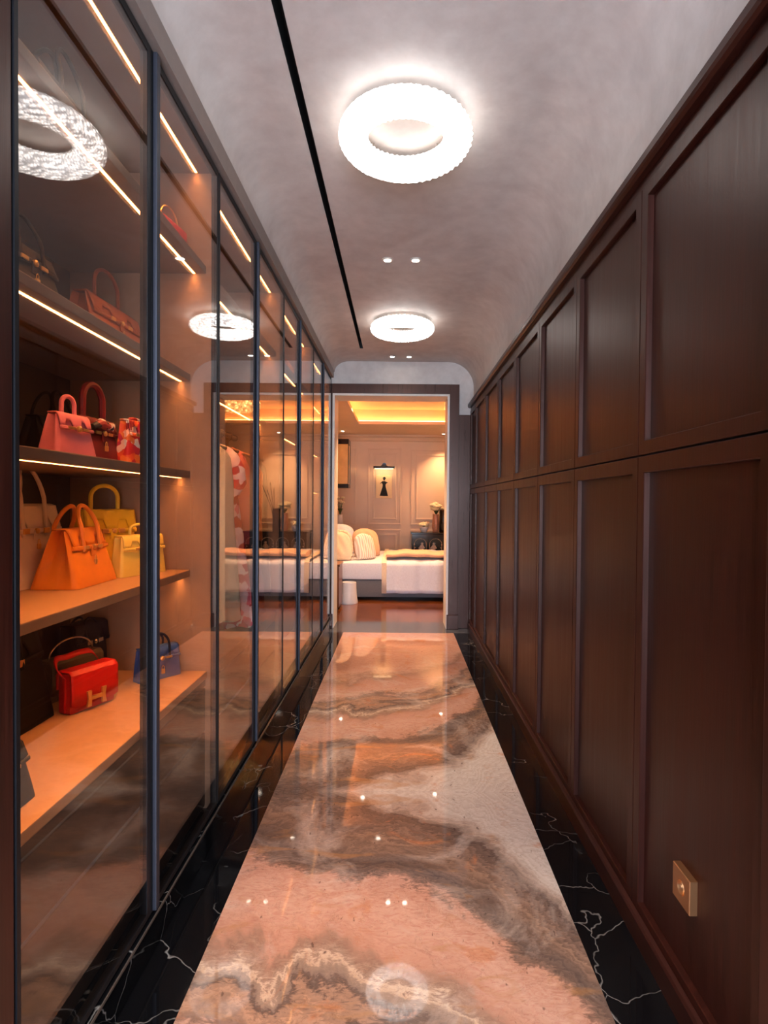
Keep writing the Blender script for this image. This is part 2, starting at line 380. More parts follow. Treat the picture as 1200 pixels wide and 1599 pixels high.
for q in ([(SX0, ya, ZC), (SX0, SY1, ZC), (SX0, SY1, ZC+d), (SX0, ya, ZC+d)], [(SX1, ya, ZC), (SX1, SY1, ZC), (SX1, SY1, ZC+d), (SX1, ya, ZC+d)],
          [(SX0, ya, ZC+d), (SX1, ya, ZC+d), (SX1, SY1, ZC+d), (SX0, SY1, ZC+d)], [(SX0, SY1, ZC), (SX1, SY1, ZC), (SX1, SY1, ZC+d), (SX0, SY1, ZC+d)]):
    mb.face(q)
mb.build('air_slot', 'slot_black', ceil)
# right wall: plaster above, mahogany wainscot below
wr = struct(box('wall_right', 'plaster', XR, XR+0.12, YREAR, YE+0.25, 0.0, ZC-RC+0.001))
def panel_mesh(w, z0, z1, top, bot, st, dp, th=0.03):
    # framed board with a sunk field: local y along the wall, front at x = 0 facing -x
    m = MB(); x0, x1 = 0.0, th
    o = [(0.0015, z0), (w-0.0015, z0), (w-0.0015, z1), (0.0015, z1)]
    i = [(st, z0+bot), (w-st, z0+bot), (w-st, z1-top), (st, z1-top)]
    b = 0.002
    oo = [(o[0][0]+b, o[0][1]+b), (o[1][0]-b, o[1][1]+b), (o[2][0]-b, o[2][1]-b), (o[3][0]+b, o[3][1]-b)]
    ii = [(i[0][0]-b, i[0][1]-b), (i[1][0]+b, i[1][1]-b), (i[2][0]+b, i[2][1]+b), (i[3][0]-b, i[3][1]+b)]
    rings = [[(x1, y, z) for y, z in o], [(x0+b, y, z) for y, z in o], [(x0, y, z) for y, z in oo], [(x0, y, z) for y, z in ii],
             [(x0+b, y, z) for y, z in i], [(x0+dp, y, z) for y, z in i]]
    V = m.grid(rings, True); m.bm.faces.new(V[-1]); m.bm.faces.new(V[0][::-1])
    return m
ZB, ZM, ZT = 0.0, 1.359, 2.115
XF = XR - 0.031
edges_y = [1.03+0.5868*k for k in range(8)] + [YE]
done = {}
XFACE = XR
for i, (y0, y1) in enumerate(zip(edges_y, edges_y[1:])):
    w = round(y1-y0, 4)
    for k, (z0, z1, tp, bt) in enumerate(((0.03, ZM-0.0025, 0.047, 0.065), (ZM+0.0025, ZT, 0.036, 0.038))):
        key = (w, k)
        if key not in done:
            o = panel_mesh(w, z0, z1, tp, bt, 0.040, 0.017).build('panel', 'mahogany', wr); done[key] = o
        else:
            o = done[key].copy(); C.objects.link(o)
        o.location = (XFACE-0.031, y0, 0)
MATS['dark_gap'] = MATS['slot_black']
XW = XFACE-0.031     # wainscot face
# cornice cap and frieze along the right wall, baseboard
mb = MB(); mb.prism([(XW-0.022, 2.150), (XW-0.026, 2.158), (XW-0.026, 2.178), (XR+0.01, 2.178), (XR+0.01, ZT+0.001), (XW+0.004, ZT+0.001), (XW+0.004, 2.144), (XW-0.014, 2.144)], 1.03, YE)
struct(mb.build('trim_1', 'mahogany_trim'))
mb = MB(); mb.prism([(XW-0.016, 0.0), (XW-0.016, 0.062), (XW-0.012, 0.07), (XW-0.001, 0.072), (XW-0.001, 0.0)], 1.03, YE-0.10)
struct(mb.build('baseboard_right', 'mahogany_trim'))
# near pilasters and the plain panelling behind the camera
struct(box('trim_2', 'mahogany', XW-0.012, XR+0.02, 0.86, 1.028, 0.0, 2.32, None, 0.003))
struct(box('trim_3', 'mahogany', -0.80, XG+0.012, 0.80, 0.945, 0.0, 2.465, None, 0.003))
struct(box('trim_4', 'mahogany', XW, XR, YREAR, 0.859, 0.0, 2.17))
wl = struct(box('wall_left', 'mahogany', -0.80, XG, YREAR, 0.799, 0.0, 2.52))
# rear wall with the window that lets the daylight in
rw = struct(MB().box(-0.95, WX0, YREAR-0.1, YREAR, 0, 2.7).box(WX1, 0.85, YREAR-0.1, YREAR, 0, 2.7).box(WX0, WX1, YREAR-0.1, YREAR, 0, WZ0).box(WX0, WX1, YREAR-0.1, YREAR, WZ1, 2.7).build('wall_rear', 'plaster'))
wn = struct(MB().box(WX0, WX1, YREAR-0.09, YREAR-0.04, WZ0, WZ0+0.05).box(WX0, WX1, YREAR-0.09, YREAR-0.04, WZ1-0.05, WZ1).box(WX0, WX0+0.05, YREAR-0.09, YREAR-0.04, WZ0+0.05, WZ1-0.05).box(WX1-0.05, WX1, YREAR-0.09, YREAR-0.04, WZ0+0.05, WZ1-0.05).build('window_1', 'white_paint'))
box('pane', 'glass_pane', WX0+0.05, WX1-0.05, YREAR-0.068, YREAR-0.062, WZ0+0.05, WZ1-0.05, wn)
# end wall with the doorway
DX0, DX1, DZ, WT = -0.632, 0.458, 2.250, 0.25
we = struct(MB().box(-1.3, DX0-0.02, YE, YE+WT, 0, 2.8).box(DX1+0.02, 0.95, YE, YE+WT, 0, 2.8).box(DX0-0.02, DX1+0.02, YE, YE+WT, DZ+0.02, 2.8).build('wall_end', 'plaster'))
# jamb lining (cream) and dark casing with foot blocks
struct(MB().box(DX0-0.02, DX0, YE-0.05, YE+WT+0.01, 0, DZ+0.02).box(DX1, DX1+0.02, YE-0.05, YE+WT+0.01, 0, DZ+0.02).box(DX0, DX1, YE-0.05, YE+WT+0.01, DZ, DZ+0.02).build('trim_5', 'white_paint'))
CW = 0.092
cs = struct(MB().box(DX0-0.02-CW, DX0-0.0205, YE-0.06, YE-0.001, 0, DZ+0.02+CW, 0.002).box(DX1+0.0205, DX1+0.02+CW, YE-0.06, YE-0.001, 0, DZ+0.02+CW, 0.002).box(DX0-0.0205, DX1+0.0205, YE-0.06, YE-0.001, DZ+0.0205, DZ+0.02+CW, 0.002).build('trim_6', 'mahogany_edge'))
for x0, x1 in ((DX0-0.014-CW, DX0-0.006), (DX1+0.006, DX1+0.026+CW)):
    box('foot_block', 'mahogany_edge', x0, x1, YE-0.085, YE-0.061, 0, 0.14, cs, 0.004)
struct(MB().box(DX1+0.021+CW, XW-0.001, YE-0.03, YE-0.001, 0.0, 2.075, 0.002).build('trim_7', 'mahogany_edge'))
# cabinet header, plinth with a painted edge highlight, added leak blockers
struct(MB().prism([(XG-0.02, HZ0), (HX, HZ0), (HX, HZ1), (XG-0.16, HZ1+0.06), (-1.25, HZ1+0.06), (-1.25, 2.4115), (XG-0.0215, 2.4115)], 0.946, 5.42).build('trim_8', 'header_lacquer'))  # header; its rear slab is added to block daylight over the cabinets
struct(box('edge_highlight', 'bronze_metal', XG+0.0065, XG+0.0095, 0.946, 5.42, 0.094, 0.1005))  # bright bar stands in for the highlight on the plinth's polished edge
struct(box('leak_cap', 'plaster', -1.28, HX+0.001, 5.421, YE-0.001, HZ1, 2.57))  # cap added above the header end to stop daylight leaking in
struct(box('leak_filler', 'plaster', -1.28, XG-0.03, 5.402, YE-0.001, 0.0, 2.56))  # filler added behind the last cabinet to keep outside light out
struct(MB().box(-0.80, XG+0.006, 0.946, 5.42, 0.0, 0.10, 0.002).build('trim_9', 'black_marble'))

# ================================================================== BEDROOM SHELL
BX0, BX1, BY0, BY1, BZ = -1.15, 2.6, YE+WT, 9.9, 2.40
struct(box('floor_bedroom', 'parquet', BX0, BX1, BY0, BY1+0.1, -0.08, 0.0))
wf = struct(box('wall_far', 'cream_paint', BX0-0.1, BX1+0.1, BY1, BY1+0.1, 0, 2.8))
struct(box('wall_bedroom_left', 'cream_paint', BX0-0.1, BX0, BY0, BY1, 0, 2.8))
struct(box('wall_bedroom_right', 'cream_paint', BX1, BX1+0.1, BY0-WT, BY1, 0, 2.8))
struct(box('wall_bedroom_near', 'cream_paint', 0.95, BX1, BY0-WT, BY0, 0, 2.8))
TX0, TX1, TY0, TY1 = -0.62, 2.1, 6.25, 8.5
cb_ = struct(MB().box(BX0, TX0, BY0, BY1, BZ, BZ+0.045).box(TX1, BX1, BY0, BY1, BZ, BZ+0.045).box(TX0, TX1, BY0, TY0, BZ, BZ+0.045).box(TX0, TX1, TY1, BY1, BZ, BZ+0.045)
    .box(BX0, BX1, BY0, BY1, 2.64, 2.70).build('ceiling_bedroom', 'cream_paint'))
for q in ((TX0-0.10, TX0-0.085, TY0-0.1, TY1+0.1), (TX1+0.085, TX1+0.10, TY0-0.1, TY1+0.1)):
    box('cove_strip', 'led_cove', *q, BZ+0.05, BZ+0.062, cb_)
for q in ((TX0-0.08, TX1+0.08, TY1+0.085, TY1+0.10), (TX0-0.08, TX1+0.08, TY0-0.10, TY0-0.085)):
    box('cove_strip', 'led_cove', *q, BZ+0.05, BZ+0.062, cb_)
for q in ((TX0-0.16, TX0-0.14, TY0-0.16, TY1+0.16), (TX1+0.14, TX1+0.16, TY0-0.16, TY1+0.16)):
    box('cove_wall', 'cream_paint', *q, BZ+0.045, 2.64, cb_)
for q in ((TX0-0.14, TX1+0.14, TY1+0.14, TY1+0.16), (TX0-0.14, TX1+0.14, TY0-0.16, TY0-0.14)):
    box('cove_wall', 'cream_paint', *q, BZ+0.045, 2.64, cb_)
struct(MB().prism([(BY1-0.001, BZ-0.001), (BY1-0.10, BZ-0.001), (BY1-0.09, BZ-0.03), (BY1-0.05, BZ-0.05), (BY1-0.03, BZ-0.10), (BY1-0.001, BZ-0.11)], BX0, BX1, 'yz').build('trim_10', 'cream_paint'))
def frame_moulding(x0, x1, z0, z1, w=0.028, d=0.014):
    m = MB(); y0, y1 = BY1-d, BY1-0.0005
    m.box(x0, x1, y0, y1, z1-w, z1, 0.004).box(x0, x1, y0, y1, z0, z0+w, 0.004).box(x0, x0+w, y0, y1, z0+w, z1-w, 0.004).box(x1-w, x1, y0, y1, z0+w, z1-w, 0.004)
    m.build('panel_moulding', 'cream_paint', wf)
for q in ((-0.56, 0.03, 0.83, 2.18), (-0.47, -0.05, 0.92, 2.09), (-0.56, 0.03, 0.16, 0.75), (-0.47, -0.05, 0.24, 0.67),
          (0.20, 1.20, 0.83, 2.16), (0.29, 1.11, 0.92, 2.07), (0.20, 1.20, 0.16, 0.75), (-1.10, -0.76, 0.83, 2.18), (-1.10, -0.76, 0.16, 0.75)):
    frame_moulding(*q)
struct(box('baseboard_far', 'cream_paint', BX0, BX1, BY1-0.018, BY1-0.0005, 0, 0.12, None, 0.004))

# ================================================================== DISPLAY CABINETS
XB = -1.19
XSH = -0.756
P_Y = [0.955, 2.05, 3.20, 4.30, 5.40]
H_Y = [1.50, 2.58, 3.68, 4.81]
ZD0, ZD1 = 0.108, 2.405
SH = [(2.035, 2.062, -0.700), (1.650, 1.676, XSH), (1.303, 1.329, XSH), (0.946, 0.972, XSH)]
ZBOT = 0.605
cab_labels = ['nearest glass-fronted display cabinet with five lit shelves of handbags', 'second glass-fronted cabinet from the camera, with clothes on a rail',
              'third glass-fronted cabinet from the camera along the left side', 'farthest glass-fronted cabinet on the left, beside the doorway']
def led_strip(parent, x, y0, y1, z):
    box('light_strip', 'led', x-0.004, x+0.004, y0, y1, z-0.0010, z-0.0002, parent)
    a = area('strip_beam', (x, (y0+y1)/2, z-0.0016), (0, 0, 0), 0.007, y1-y0, LED_W, WARM); a.data.spread = 1.75
for b in range(4):
    y0, y1, yh = P_Y[b], P_Y[b+1], H_Y[b]
    cab = thing('display_cabinet', cab_labels[b], 'cabinet', (0, 0, 0), 0, 'glass-fronted cabinets along the left side')
    box('back_panel', 'taupe_shaded', XB-0.02, XB, y0, y1, 0.1, 2.42, cab)
    box('side_panel', 'taupe_lit', XB, XG-0.022, y0+0.0, y0+0.014, 0.101, 2.41, cab)
    box('side_panel', 'taupe_lit', XB, XG-0.022, y1-0.014, y1, 0.101, 2.41, cab)
    tp = box('top_panel', 'taupe', XB, XG-0.022, y0+0.0145, y1-0.0145, 2.392, 2.41, cab)
    led_strip(tp, -0.735, y0+0.02, y1-0.02, 2.392)
    ya, yb = y0+0.0145, y1-0.0145
    rows = SH if b == 0 else SH[:2] if b < 3 else SH[:3]
    for z0, z1, xf in rows:
        s = box('shelf', 'taupe' if z1 > 1 else 'tan_leather', XB+0.0005, xf, ya, yb, z0, z1, cab, 0.003)
        led_strip(s, -0.742 if z1 > 2 else xf-0.035, ya+0.004, yb-0.004, z0)
    # base unit: top board and two drawers
    box('base_board', 'tan_leather' if b == 0 else 'taupe_dark', XB+0.0005, -0.693, ya, yb, 0.578, ZBOT, cab, 0.004)
    box('apron', 'taupe_dark', -0.72, -0.70, ya, yb, 0.55, 0.5775, cab)
    ym = (ya+yb)/2
    for z0, z1 in ((0.388, 0.543), (0.112, 0.379)):
        box('drawer', 'taupe_dark', -0.725, -0.70, ya+0.001, yb-0.001, z0, z1, cab, 0.002)
    # two framed glass doors meeting at a pair of upright profile handles
    for s, (d0, d1) in enumerate(((y0+0.004, yh-0.001), (yh+0.001, y1-0.004))):
        m = MB()
        hs, ms = 0.013, 0.024                                   # thin hinge stile, broad meeting stile
        a0, a1 = (d0+hs, d1-ms) if s == 0 else (d0+ms, d1-hs)
        m.box(XG-0.02, XG, d0, a0, ZD0, ZD1, 0.001).box(XG-0.02, XG, a1, d1, ZD0, ZD1, 0.001)
        m.box(XG-0.02, XG, a0, a1, ZD0, ZD0+0.016).box(XG-0.02, XG, a0, a1, ZD1-0.022, ZD1)
        door = m.build('glass_door', 'black_metal', cab)
        box('pane', 'glass_pane', XG-0.006, XG-0.001, a0-0.001, a1+0.001, ZD0+0.015, ZD1-0.021, door)
        hy = (d1-ms, d1-0.002) if s == 0 else (d0+0.002, d0+ms)
        if s == 1: box('handle', 'sheen_metal', XG+0.0003, XG+0.012, hy[0]+0.001, hy[1]+0.001, ZD0+0.004, ZD1-0.002, door, 0.003)
    if b == 0:
        box('frame_stile', 'black_metal', XG-0.02, XG+0.014, 0.948, 0.958, ZD0-0.006, 2.41, cab)

# ================================================================== LIGHTS
def ring_light(y, label):
    r = thing('ring_light', label, 'ceiling light', (0.012, y, ZC), 0, 'round crystal ceiling lights')
    R, rt = 0.188, 0.051
    rows = []
    nu, nv = 96, 20
    for i in range(nv):
        b = 2*PI*i/nv; row = []
        for j in range(nu):
            a = 2*PI*j/nu
            k = rt*(1+0.05*math.cos((j % 2)*PI + (i % 2)*PI))
            row.append(((R+k*math.cos(b))*math.cos(a), (R+k*math.cos(b))*math.sin(a), -0.060+0.85*k*math.sin(b)))
        rows.append(row)
    m = MB(); m.grid([rows[i % nv] for i in range(7, 24)], True); m.build('crystal_ring', 'crystal_glow', r, False)
    m = MB(); m.grid(rows[3:8], True); m.build('top_shield', 'white_paint', r, True)  # unseen cap added to hold the ring's glow off the ceiling
    for k in range(4):
        a = PI/4+k*PI/2; MB().tube([(0.17*math.cos(a), 0.17*math.sin(a), -0.001), (0.17*math.cos(a), 0.17*math.sin(a), -0.03)], 0.004, 6).build('bracket', 'palladium', r)
ring_light(2.05, 'large crystal ring ceiling light near the camera')
ring_light(4.27, 'crystal ring ceiling light near the doorway')
ring_light(-0.17, 'added crystal ring ceiling light, unseen behind the camera')  # added out of view to brighten the near ceiling
for y, w in ((3.20, 'between the two crystal rings'), (5.30, 'just before the doorway'), (1.05, 'nearest the camera')):
    for x, sd in ((-0.078, 'left'), (0.080, 'right')):
        d = thing('downlight', 'small recessed round downlight %s, %s one of the pair' % (w, sd), 'downlight', (x, y, ZC), 0, 'recessed ceiling downlights')
        MB().lathe([(0.021, -0.0005), (0.031, -0.0005), (0.031, -0.004), (0.021, -0.006), (0.021, -0.0005)], n=24).build('trim_ring', 'white_paint', d, True)
        MB().lathe([(0.0, -0.0015), (0.0205, -0.0015), (0.0205, -0.003), (0.0, -0.003)], n=20).build('lens', 'downlight_glow', d)
        spot('downlight_beam', (x, y, ZC-0.012), (0, 0, 0), DOWN_W, (1, .80, .62), 0.95, 0.85, 0.02)

# ================================================================== HANDBAGS
def rrect(w, d, r, n=6):
    pts = []
    r = min(r, w/2-1e-4, d/2-1e-4)
    for cx, cy, a0 in ((w/2-r, d/2-r, 0), (-w/2+r, d/2-r, PI/2), (-w/2+r, -d/2+r, PI), (w/2-r, -d/2+r, 1.5*PI)):
        for k in range(n+1):
            a = a0+PI/2*k/n; pts.append((cx+r*math.cos(a), cy+r*math.sin(a)))
    return pts
def resample(pts, nx=14, ny=8):
    # rounded rectangle ring with points along the straight runs
    out = []
    n = len(pts)
    for i in range(n):
        a, b = pts[i], pts[(i+1) % n]; L = math.hypot(b[0]-a[0], b[1]-a[1])
        k = max(1, int(L/0.012))
        for j in range(k): out.append((a[0]+(b[0]-a[0])*j/k, a[1]+(b[1]-a[1])*j/k))
    return out
def bag_body(root, w, d, h, tw, td, mat, pinch=0.35, sag=0.0, name='body'):
    base = resample(rrect(w, d, min(0.018, d*0.22)))
    rows = []
    zs = [0.0, 0.004, 0.03, 0.12, 0.25, 0.4, 0.55, 0.7, 0.82, 0.92, 0.985, 1.0]
    for q in zs:
        sx = 1+(tw-1)*q; sy = 1+(td-1)*q**1.15
        ins = 0.97 if q in (0.0, 1.0) else 1.0
        row = []
        for x, y in base:
            X, Y = x*sx*ins, y*sy*ins
            e = max(0.0, (abs(x)/(w/2)-0.86)/0.14)
            fold = (1-min(1, abs(y)/(d/2)/0.8))*e
            X -= math.copysign(1, x)*fold*pinch*d*0.5*q
            X += math.copysign(1, x)*e*pinch*d*0.11*math.cos(5*PI*y/d)*min(1, q*1.4)*(1-min(1, abs(y)/(d/2))**4)
            Y += math.copysign(1, y)*0.03*d*math.sin(PI*min(1, q*1.1))*(1-(abs(x)/(w/2))**2)
            row.append((X, Y, h*q - sag*h*q*(1-(2*abs(x)/w)**2)*0.5))
        rows.append(row)
    m = MB(); V = m.grid(rows, True); m.bm.faces.new(V[0][::-1]); m.bm.faces.new(V[-1])
    return m.build(name, mat, root, True, angle=0.9)
def fy(d, td, q): return -(d/2)*(1+(td-1)*q**1.15) - 0.03*d*math.sin(PI*min(1, q*1.1))
def sheet(root, name, mat, outline, fn, th=0.004):
    # outline: list of (x, top s, bottom s) columns on the folded front surface fn(s) -> (y, z)
    m = MB(); N = 7
    rows = []
    for x, s0, s1 in outline:
        rows.append([(x, *fn(s0+(s1-s0)*k/N)) for k in range(N+1)])
    m.grid(rows)
    return m.build(name, mat, root, True, th, 0.9)
def arch_handle(root, x, y0, z0, top, hw, r, mat, lean=0.0, name='handle'):
    pts = []
    for k in range(5): pts.append((x-hw, y0+lean*0.3*k/5, z0+(top-z0)*0.55*k/5))
    for k in range(13):
        a = PI-PI*k/12
        pts.append((x+hw*math.cos(a), y0+lean*(0.3+0.7*math.sin(a)), z0+(top-z0)*(0.55+0.45*math.sin(a))))
    for k in range(4, -1, -1): pts.append((x+hw, y0+lean*0.3*k/5, z0+(top-z0)*0.55*k/5))
    m = MB(); m.tube(pts, r, 8)
    h = m.build(name, mat, root, True)
    return h
def tote(label, loc, rz, w, d, h, mat, hh, group, handles=2, metal='gold', hmat=None, td=0.34, tw=0.90, flapmat=None, scarf=None, single_lock=True, hr=0.021, hwk=0.155, pinch=0.35, name='handbag', cat='handbag'):
    root = thing(name, label, cat, loc, rz, group)
    hmat = hmat or mat
    bag_body(root, w, d, h, tw, td, mat, pinch)
    top_y = d/2*td
    def fn(s):                                   # s<0 on the top, s>=0 down the front
        if s < 0: return (-top_y*1.0 + (-s), h+0.004)
        q = max(0.0, 1-s/h); return (fy(d, td, q)-0.003, h*q+0.003)
    W2 = w*tw/2*0.985; fl_ = 0.30*h
    cols = []
    for k in range(21):
        x = -W2+2*W2*k/20; u = abs(x)/W2
        bot = fl_*(1.0 if u < 0.30 or u > 0.66 else 0.52)
        if u > 0.97: bot = fl_*0.93
        cols.append((x*(1+0.02*(1-u)), -top_y*1.9, bot))
    fo = sheet(root, 'flap', flapmat or mat, cols, fn, 0.004)
    # belt strap across the front, turn lock plate, hanging lock
    z = 0.69*h; yb = fy(d, td, 0.69)-0.006
    sw = w*(1+(tw-1)*0.69)/2*0.97
    m = MB(); rr = []
    for k in range(17):
        x = -sw+2*sw*k/16; u = abs(x)/sw
        y = yb+0.03*d*(u*u)*0.9
        hgt = 0.034*h*(1 if u > 0.2 else 1.1)
        rr.append([(x, y, z-hgt), (x, y-0.002, z-hgt*0.5), (x, y-0.002, z+hgt*0.5), (x, y, z+hgt)])
    m.grid(rr); st = m.build('strap', mat, root, True, 0.003)
    for sx in (-0.16, 0.16): box('strap_plate', metal, sx*w-0.012, sx*w+0.012, yb-0.007, yb-0.0025, z-0.034*h, z+0.034*h, root, 0.001)
    m = MB(); m.lathe([(0.0, 0.0), (0.008, 0.0), (0.008, -0.006), (0.004, -0.009), (0.0, -0.009)], (0, yb-0.003, z), 14, 'y')
    m.build('turn_lock', metal, root, True)
    if single_lock:
        m = MB(); m.box(-0.006, 0.006, yb-0.014, yb-0.008, z-0.052, z-0.036, 0.0015)
        m.tube([(-0.004, yb-0.011, z-0.036), (-0.004, yb-0.011, z-0.028), (0, yb-0.011, z-0.024), (0.004, yb-0.011, z-0.028), (0.004, yb-0.011, z-0.036)], 0.0012, 6)
        m.build('padlock', metal, root, True)
        m = MB(); m.box(-0.011, 0.011, yb-0.0065, yb-0.003, z-0.026, z+0.002, 0.001); m.build('lock_tab', mat, root)
    r = max(0.0042, hr*w)
    if handles == 2:
        arch_handle(root, 0, fy(d, td, 0.62)-0.004, 0.62*h, h+hh, hwk*w+0.008, r, hmat, 0.24*d)
        arch_handle(root, 0, -fy(d, td, 0.62)+0.004, 0.62*h, h+hh*0.97, hwk*w+0.008, r, hmat, -0.24*d)
    else:
        arch_handle(root, 0, 0, h*0.985, h+hh, hwk*w+0.008, r*1.1, hmat)
    if scarf:
        m = MB(); m.tube([(-0.3*w, fy(d, td, .8)-0.012, .80*h), (-0.1*w, fy(d, td, .9)-0.018, .92*h), (0.12*w, fy(d, td, .8)-0.018, .84*h), (0.3*w, fy(d, td, .9)-0.012, .95*h)], [0.008, 0.014, 0.013, 0.008], 10)
        m.build('scarf', scarf, root, True)
    return root
def flap_bag(label, loc, rz, w, d, h, mat, group, metal='gold', emblem=False, strap=None):
    root = thing('handbag', label, 'handbag', loc, rz, group)
    # back case and front case with a gusset between, full flap folded over the front
    box('body', mat, -w/2+0.003, w/2-0.003, -d/2+0.006, d/2, 0.0, h-0.006, root, 0.006, True)
    box('gusset', mat, -w/2-0.002, w/2+0.002, -d*0.12, d*0.12, 0.004, h*0.86, root, 0.004, True)
    m = MB(); rr = []
    prof = [(d/2+0.003, h*0.55), (d/2+0.003, h-0.014), (d/2-0.006, h), (-d/2+0.008, h), (-d/2-0.002, h-0.010), (-d/2-0.004, h*0.5), (-d/2-0.003, h*0.16)]
    for k in range(13):
        x = -w/2+w*k/12; u = abs(x)/(w/2); rr.append([(x, y, z+(0.05*h*max(0, u-0.8)/0.2 if i == 6 else 0)) for i, (y, z) in enumerate(prof)])
    m.grid(rr); m.build('flap', mat, root, True, 0.005)
    if emblem:
        s = 0.037; cz = h*0.29; y0, y1 = -d/2-0.012, -d/2-0.006
        m = MB()
        for q in (-1, 1):
            cx = q*s*0.62
            m.prism([(cx-0.0070+q*0.002, cz-s*0.62), (cx+0.0070+q*0.002, cz-s*0.62), (cx+0.0050, cz), (cx+0.0070+q*0.002, cz+s*0.62), (cx-0.0070+q*0.002, cz+s*0.62), (cx-0.0050, cz)], y0, y1)
        m.box(-s*0.60, s*0.60, y0+0.0005, y1, cz-0.0055, cz+0.0055)
        e = m.build('emblem', metal, root); e['label'] = 'gold H-shaped metal clasp'
    else:
        m = MB(); m.box(-0.012, 0.012, -d/2-0.010, -d/2-0.005, h*0.24, h*0.36, 0.002); m.build('clasp', metal, root)
    if strap == 'shoulder':
        pts = [(-w/2+0.01, 0.0, h*0.8), (-w/2-0.014, 0.010, h+0.010), (-w/2-0.004, 0.024, h+0.036), (-w*0.25, 0.042, h+0.030), (w*0.1, 0.050, h+0.032), (w*0.38, 0.054, h+0.020), (w*0.62, 0.05, h*0.66), (w*0.78, 0.035, h*0.36), (w*0.66, 0.008, h*0.46), (w/2-0.004, 0.0, h*0.75)]
        m = MB(); P = [Vector(p) for p in pts]; sm = []
        for i in range(len(P)-1):
            p0, p1, p2, p3 = P[max(0, i-1)], P[i], P[i+1], P[min(len(P)-1, i+2)]
            for k in range(6):
                t_ = k/6; sm.append(0.5*((2*p1)+(-p0+p2)*t_+(2*p0-5*p1+4*p2-p3)*t_*t_+(-p0+3*p1-3*p2+p3)*t_**3))
        sm.append(P[-1])
        m.grid([[p+Vector((0, -0.007, -0.006)), p+Vector((0, 0.007, 0.006))] for p in sm])
        m.build('shoulder_strap', mat, root, True, 0.003)
    elif strap == 'chain':
        pts = []
        for k in range(15):
            a = PI*k/14; pts.append((w*0.42*math.cos(a), 0.0, h+0.004+0.05*math.sin(a)))
        m = MB(); m.tube(pts, 0.003, 6); m.build('chain', metal, root, True)
    return root
R90 = PI/2
def yaw(deg): return R90 - math.radians(deg)
G1, G2, G3, G4, G5 = ('handbags on the top shelf', 'handbags on the second shelf', 'red and pink handbags on the third shelf', 'orange, yellow and white handbags on the fourth shelf', 'handbags on the cabinet base')
# top shelf
z = 2.0625
tote('black handbag with tall thin handles on the top shelf', (-0.86, 1.42, z), yaw(0), 0.26, 0.12, 0.17, 'l_black', 0.10, G1)
flap_bag('small bright red handbag on the top shelf beside the far side panel', (-0.79, 1.93, z), yaw(10), 0.12, 0.05, 0.10, 'l_scarlet', G1, strap='chain')
# second shelf
z = 1.6765
tote('dark brown handbag with two tall handles, second shelf', (-0.90, 1.32, z), yaw(0), 0.22, 0.12, 0.135, 'l_brown', 0.07, G2)
tote('large tan leather handbag with one raised handle, second shelf', (-0.965, 1.855, z), yaw(2), 0.33, 0.14, 0.175, 'l_tan', 0.115, G2, handles=1, hmat='l_cognac', hr=0.017, hwk=0.185)
# third shelf
z = 1.3295
tote('small pink trapezoid handbag with a single top handle', (-0.865, 1.47, z), yaw(8), 0.155, 0.065, 0.108, 'l_pink', 0.052, G3, handles=1, td=0.42, tw=0.74, single_lock=False, hr=0.034, hwk=0.10)
tote('dark crimson handbag with a round handle and a scarf tied on it', (-0.905, 1.662, z), yaw(4), 0.18, 0.085, 0.125, 'l_crimson', 0.105, G3, handles=1, hmat='l_crimson', scarf='print_scarf', hr=0.048, hwk=0.22)
tote('small red and orange patterned handbag beside the crimson handbag', (-0.836, 1.780, z), yaw(12), 0.13, 0.055, 0.135, 'print_bag', 0.012, G3, handles=1, td=0.5, tw=0.84, single_lock=False)
tote('black handbag standing behind the pink and crimson handbags', (-1.06, 1.72, z), yaw(0), 0.22, 0.11, 0.13, 'l_black', 0.09, G3)
# fourth shelf
z = 0.9725
tote('white leather handbag half hidden behind the orange handbag', (-1.09, 1.615, z), yaw(0), 0.28, 0.13, 0.23, 'l_white', 0.115, G4, tw=0.92)
tote('bright orange leather handbag with two round handles', (-0.955, 1.665, z), yaw(-2), 0.245, 0.135, 0.160, 'l_orange', 0.072, G4, tw=0.76, td=0.30, pinch=0.6, hr=0.026)
tote('large yellow handbag with a tall handle, standing at the back', (-0.995, 1.90, z), yaw(22), 0.205, 0.09, 0.212, 'l_yellow', 0.085, G4, handles=1, tw=0.99, td=0.5, hwk=0.22, hr=0.03)
tote('small pale yellow handbag in front of the large yellow one', (-0.876, 1.895, z), yaw(20), 0.20, 0.055, 0.128, 'l_lemon', 0.04, G4, handles=1, td=0.6, tw=0.88, single_lock=False)
# cabinet base
z = ZBOT+0.0005
flap_bag('small red flap handbag with a gold H clasp', (-0.925, 1.672, z), yaw(23), 0.155, 0.055, 0.122, 'l_red', G5, emblem=True, strap='shoulder')
tote('small blue handbag with dark handles beside the far side panel', (-0.838, 1.952, z), yaw(38), 0.155, 0.055, 0.105, 'l_blue', 0.05, G5, hmat='l_navy', td=0.55)
tote('upright navy handbag behind the red flap handbag', (-1.085, 1.935, z), yaw(10), 0.16, 0.08, 0.19, 'l_navy', 0.02, G5, td=0.7, tw=0.98, metal='palladium')
flap_bag('olive brown flap handbag behind the red flap handbag', (-1.035, 1.775, z), yaw(18), 0.19, 0.055, 0.125, 'l_olive', G5, metal='palladium', strap='chain')
tote('large black handbag at the back left of the cabinet base', (-1.06, 1.43, z), yaw(0), 0.36, 0.16, 0.26, 'l_black', 0.05, G5)
tote('dark grey handbag at the very front of the cabinet base', (-0.80, 1.085, z), yaw(0), 0.17, 0.10, 0.115, 'l_grey', 0.02, G5)
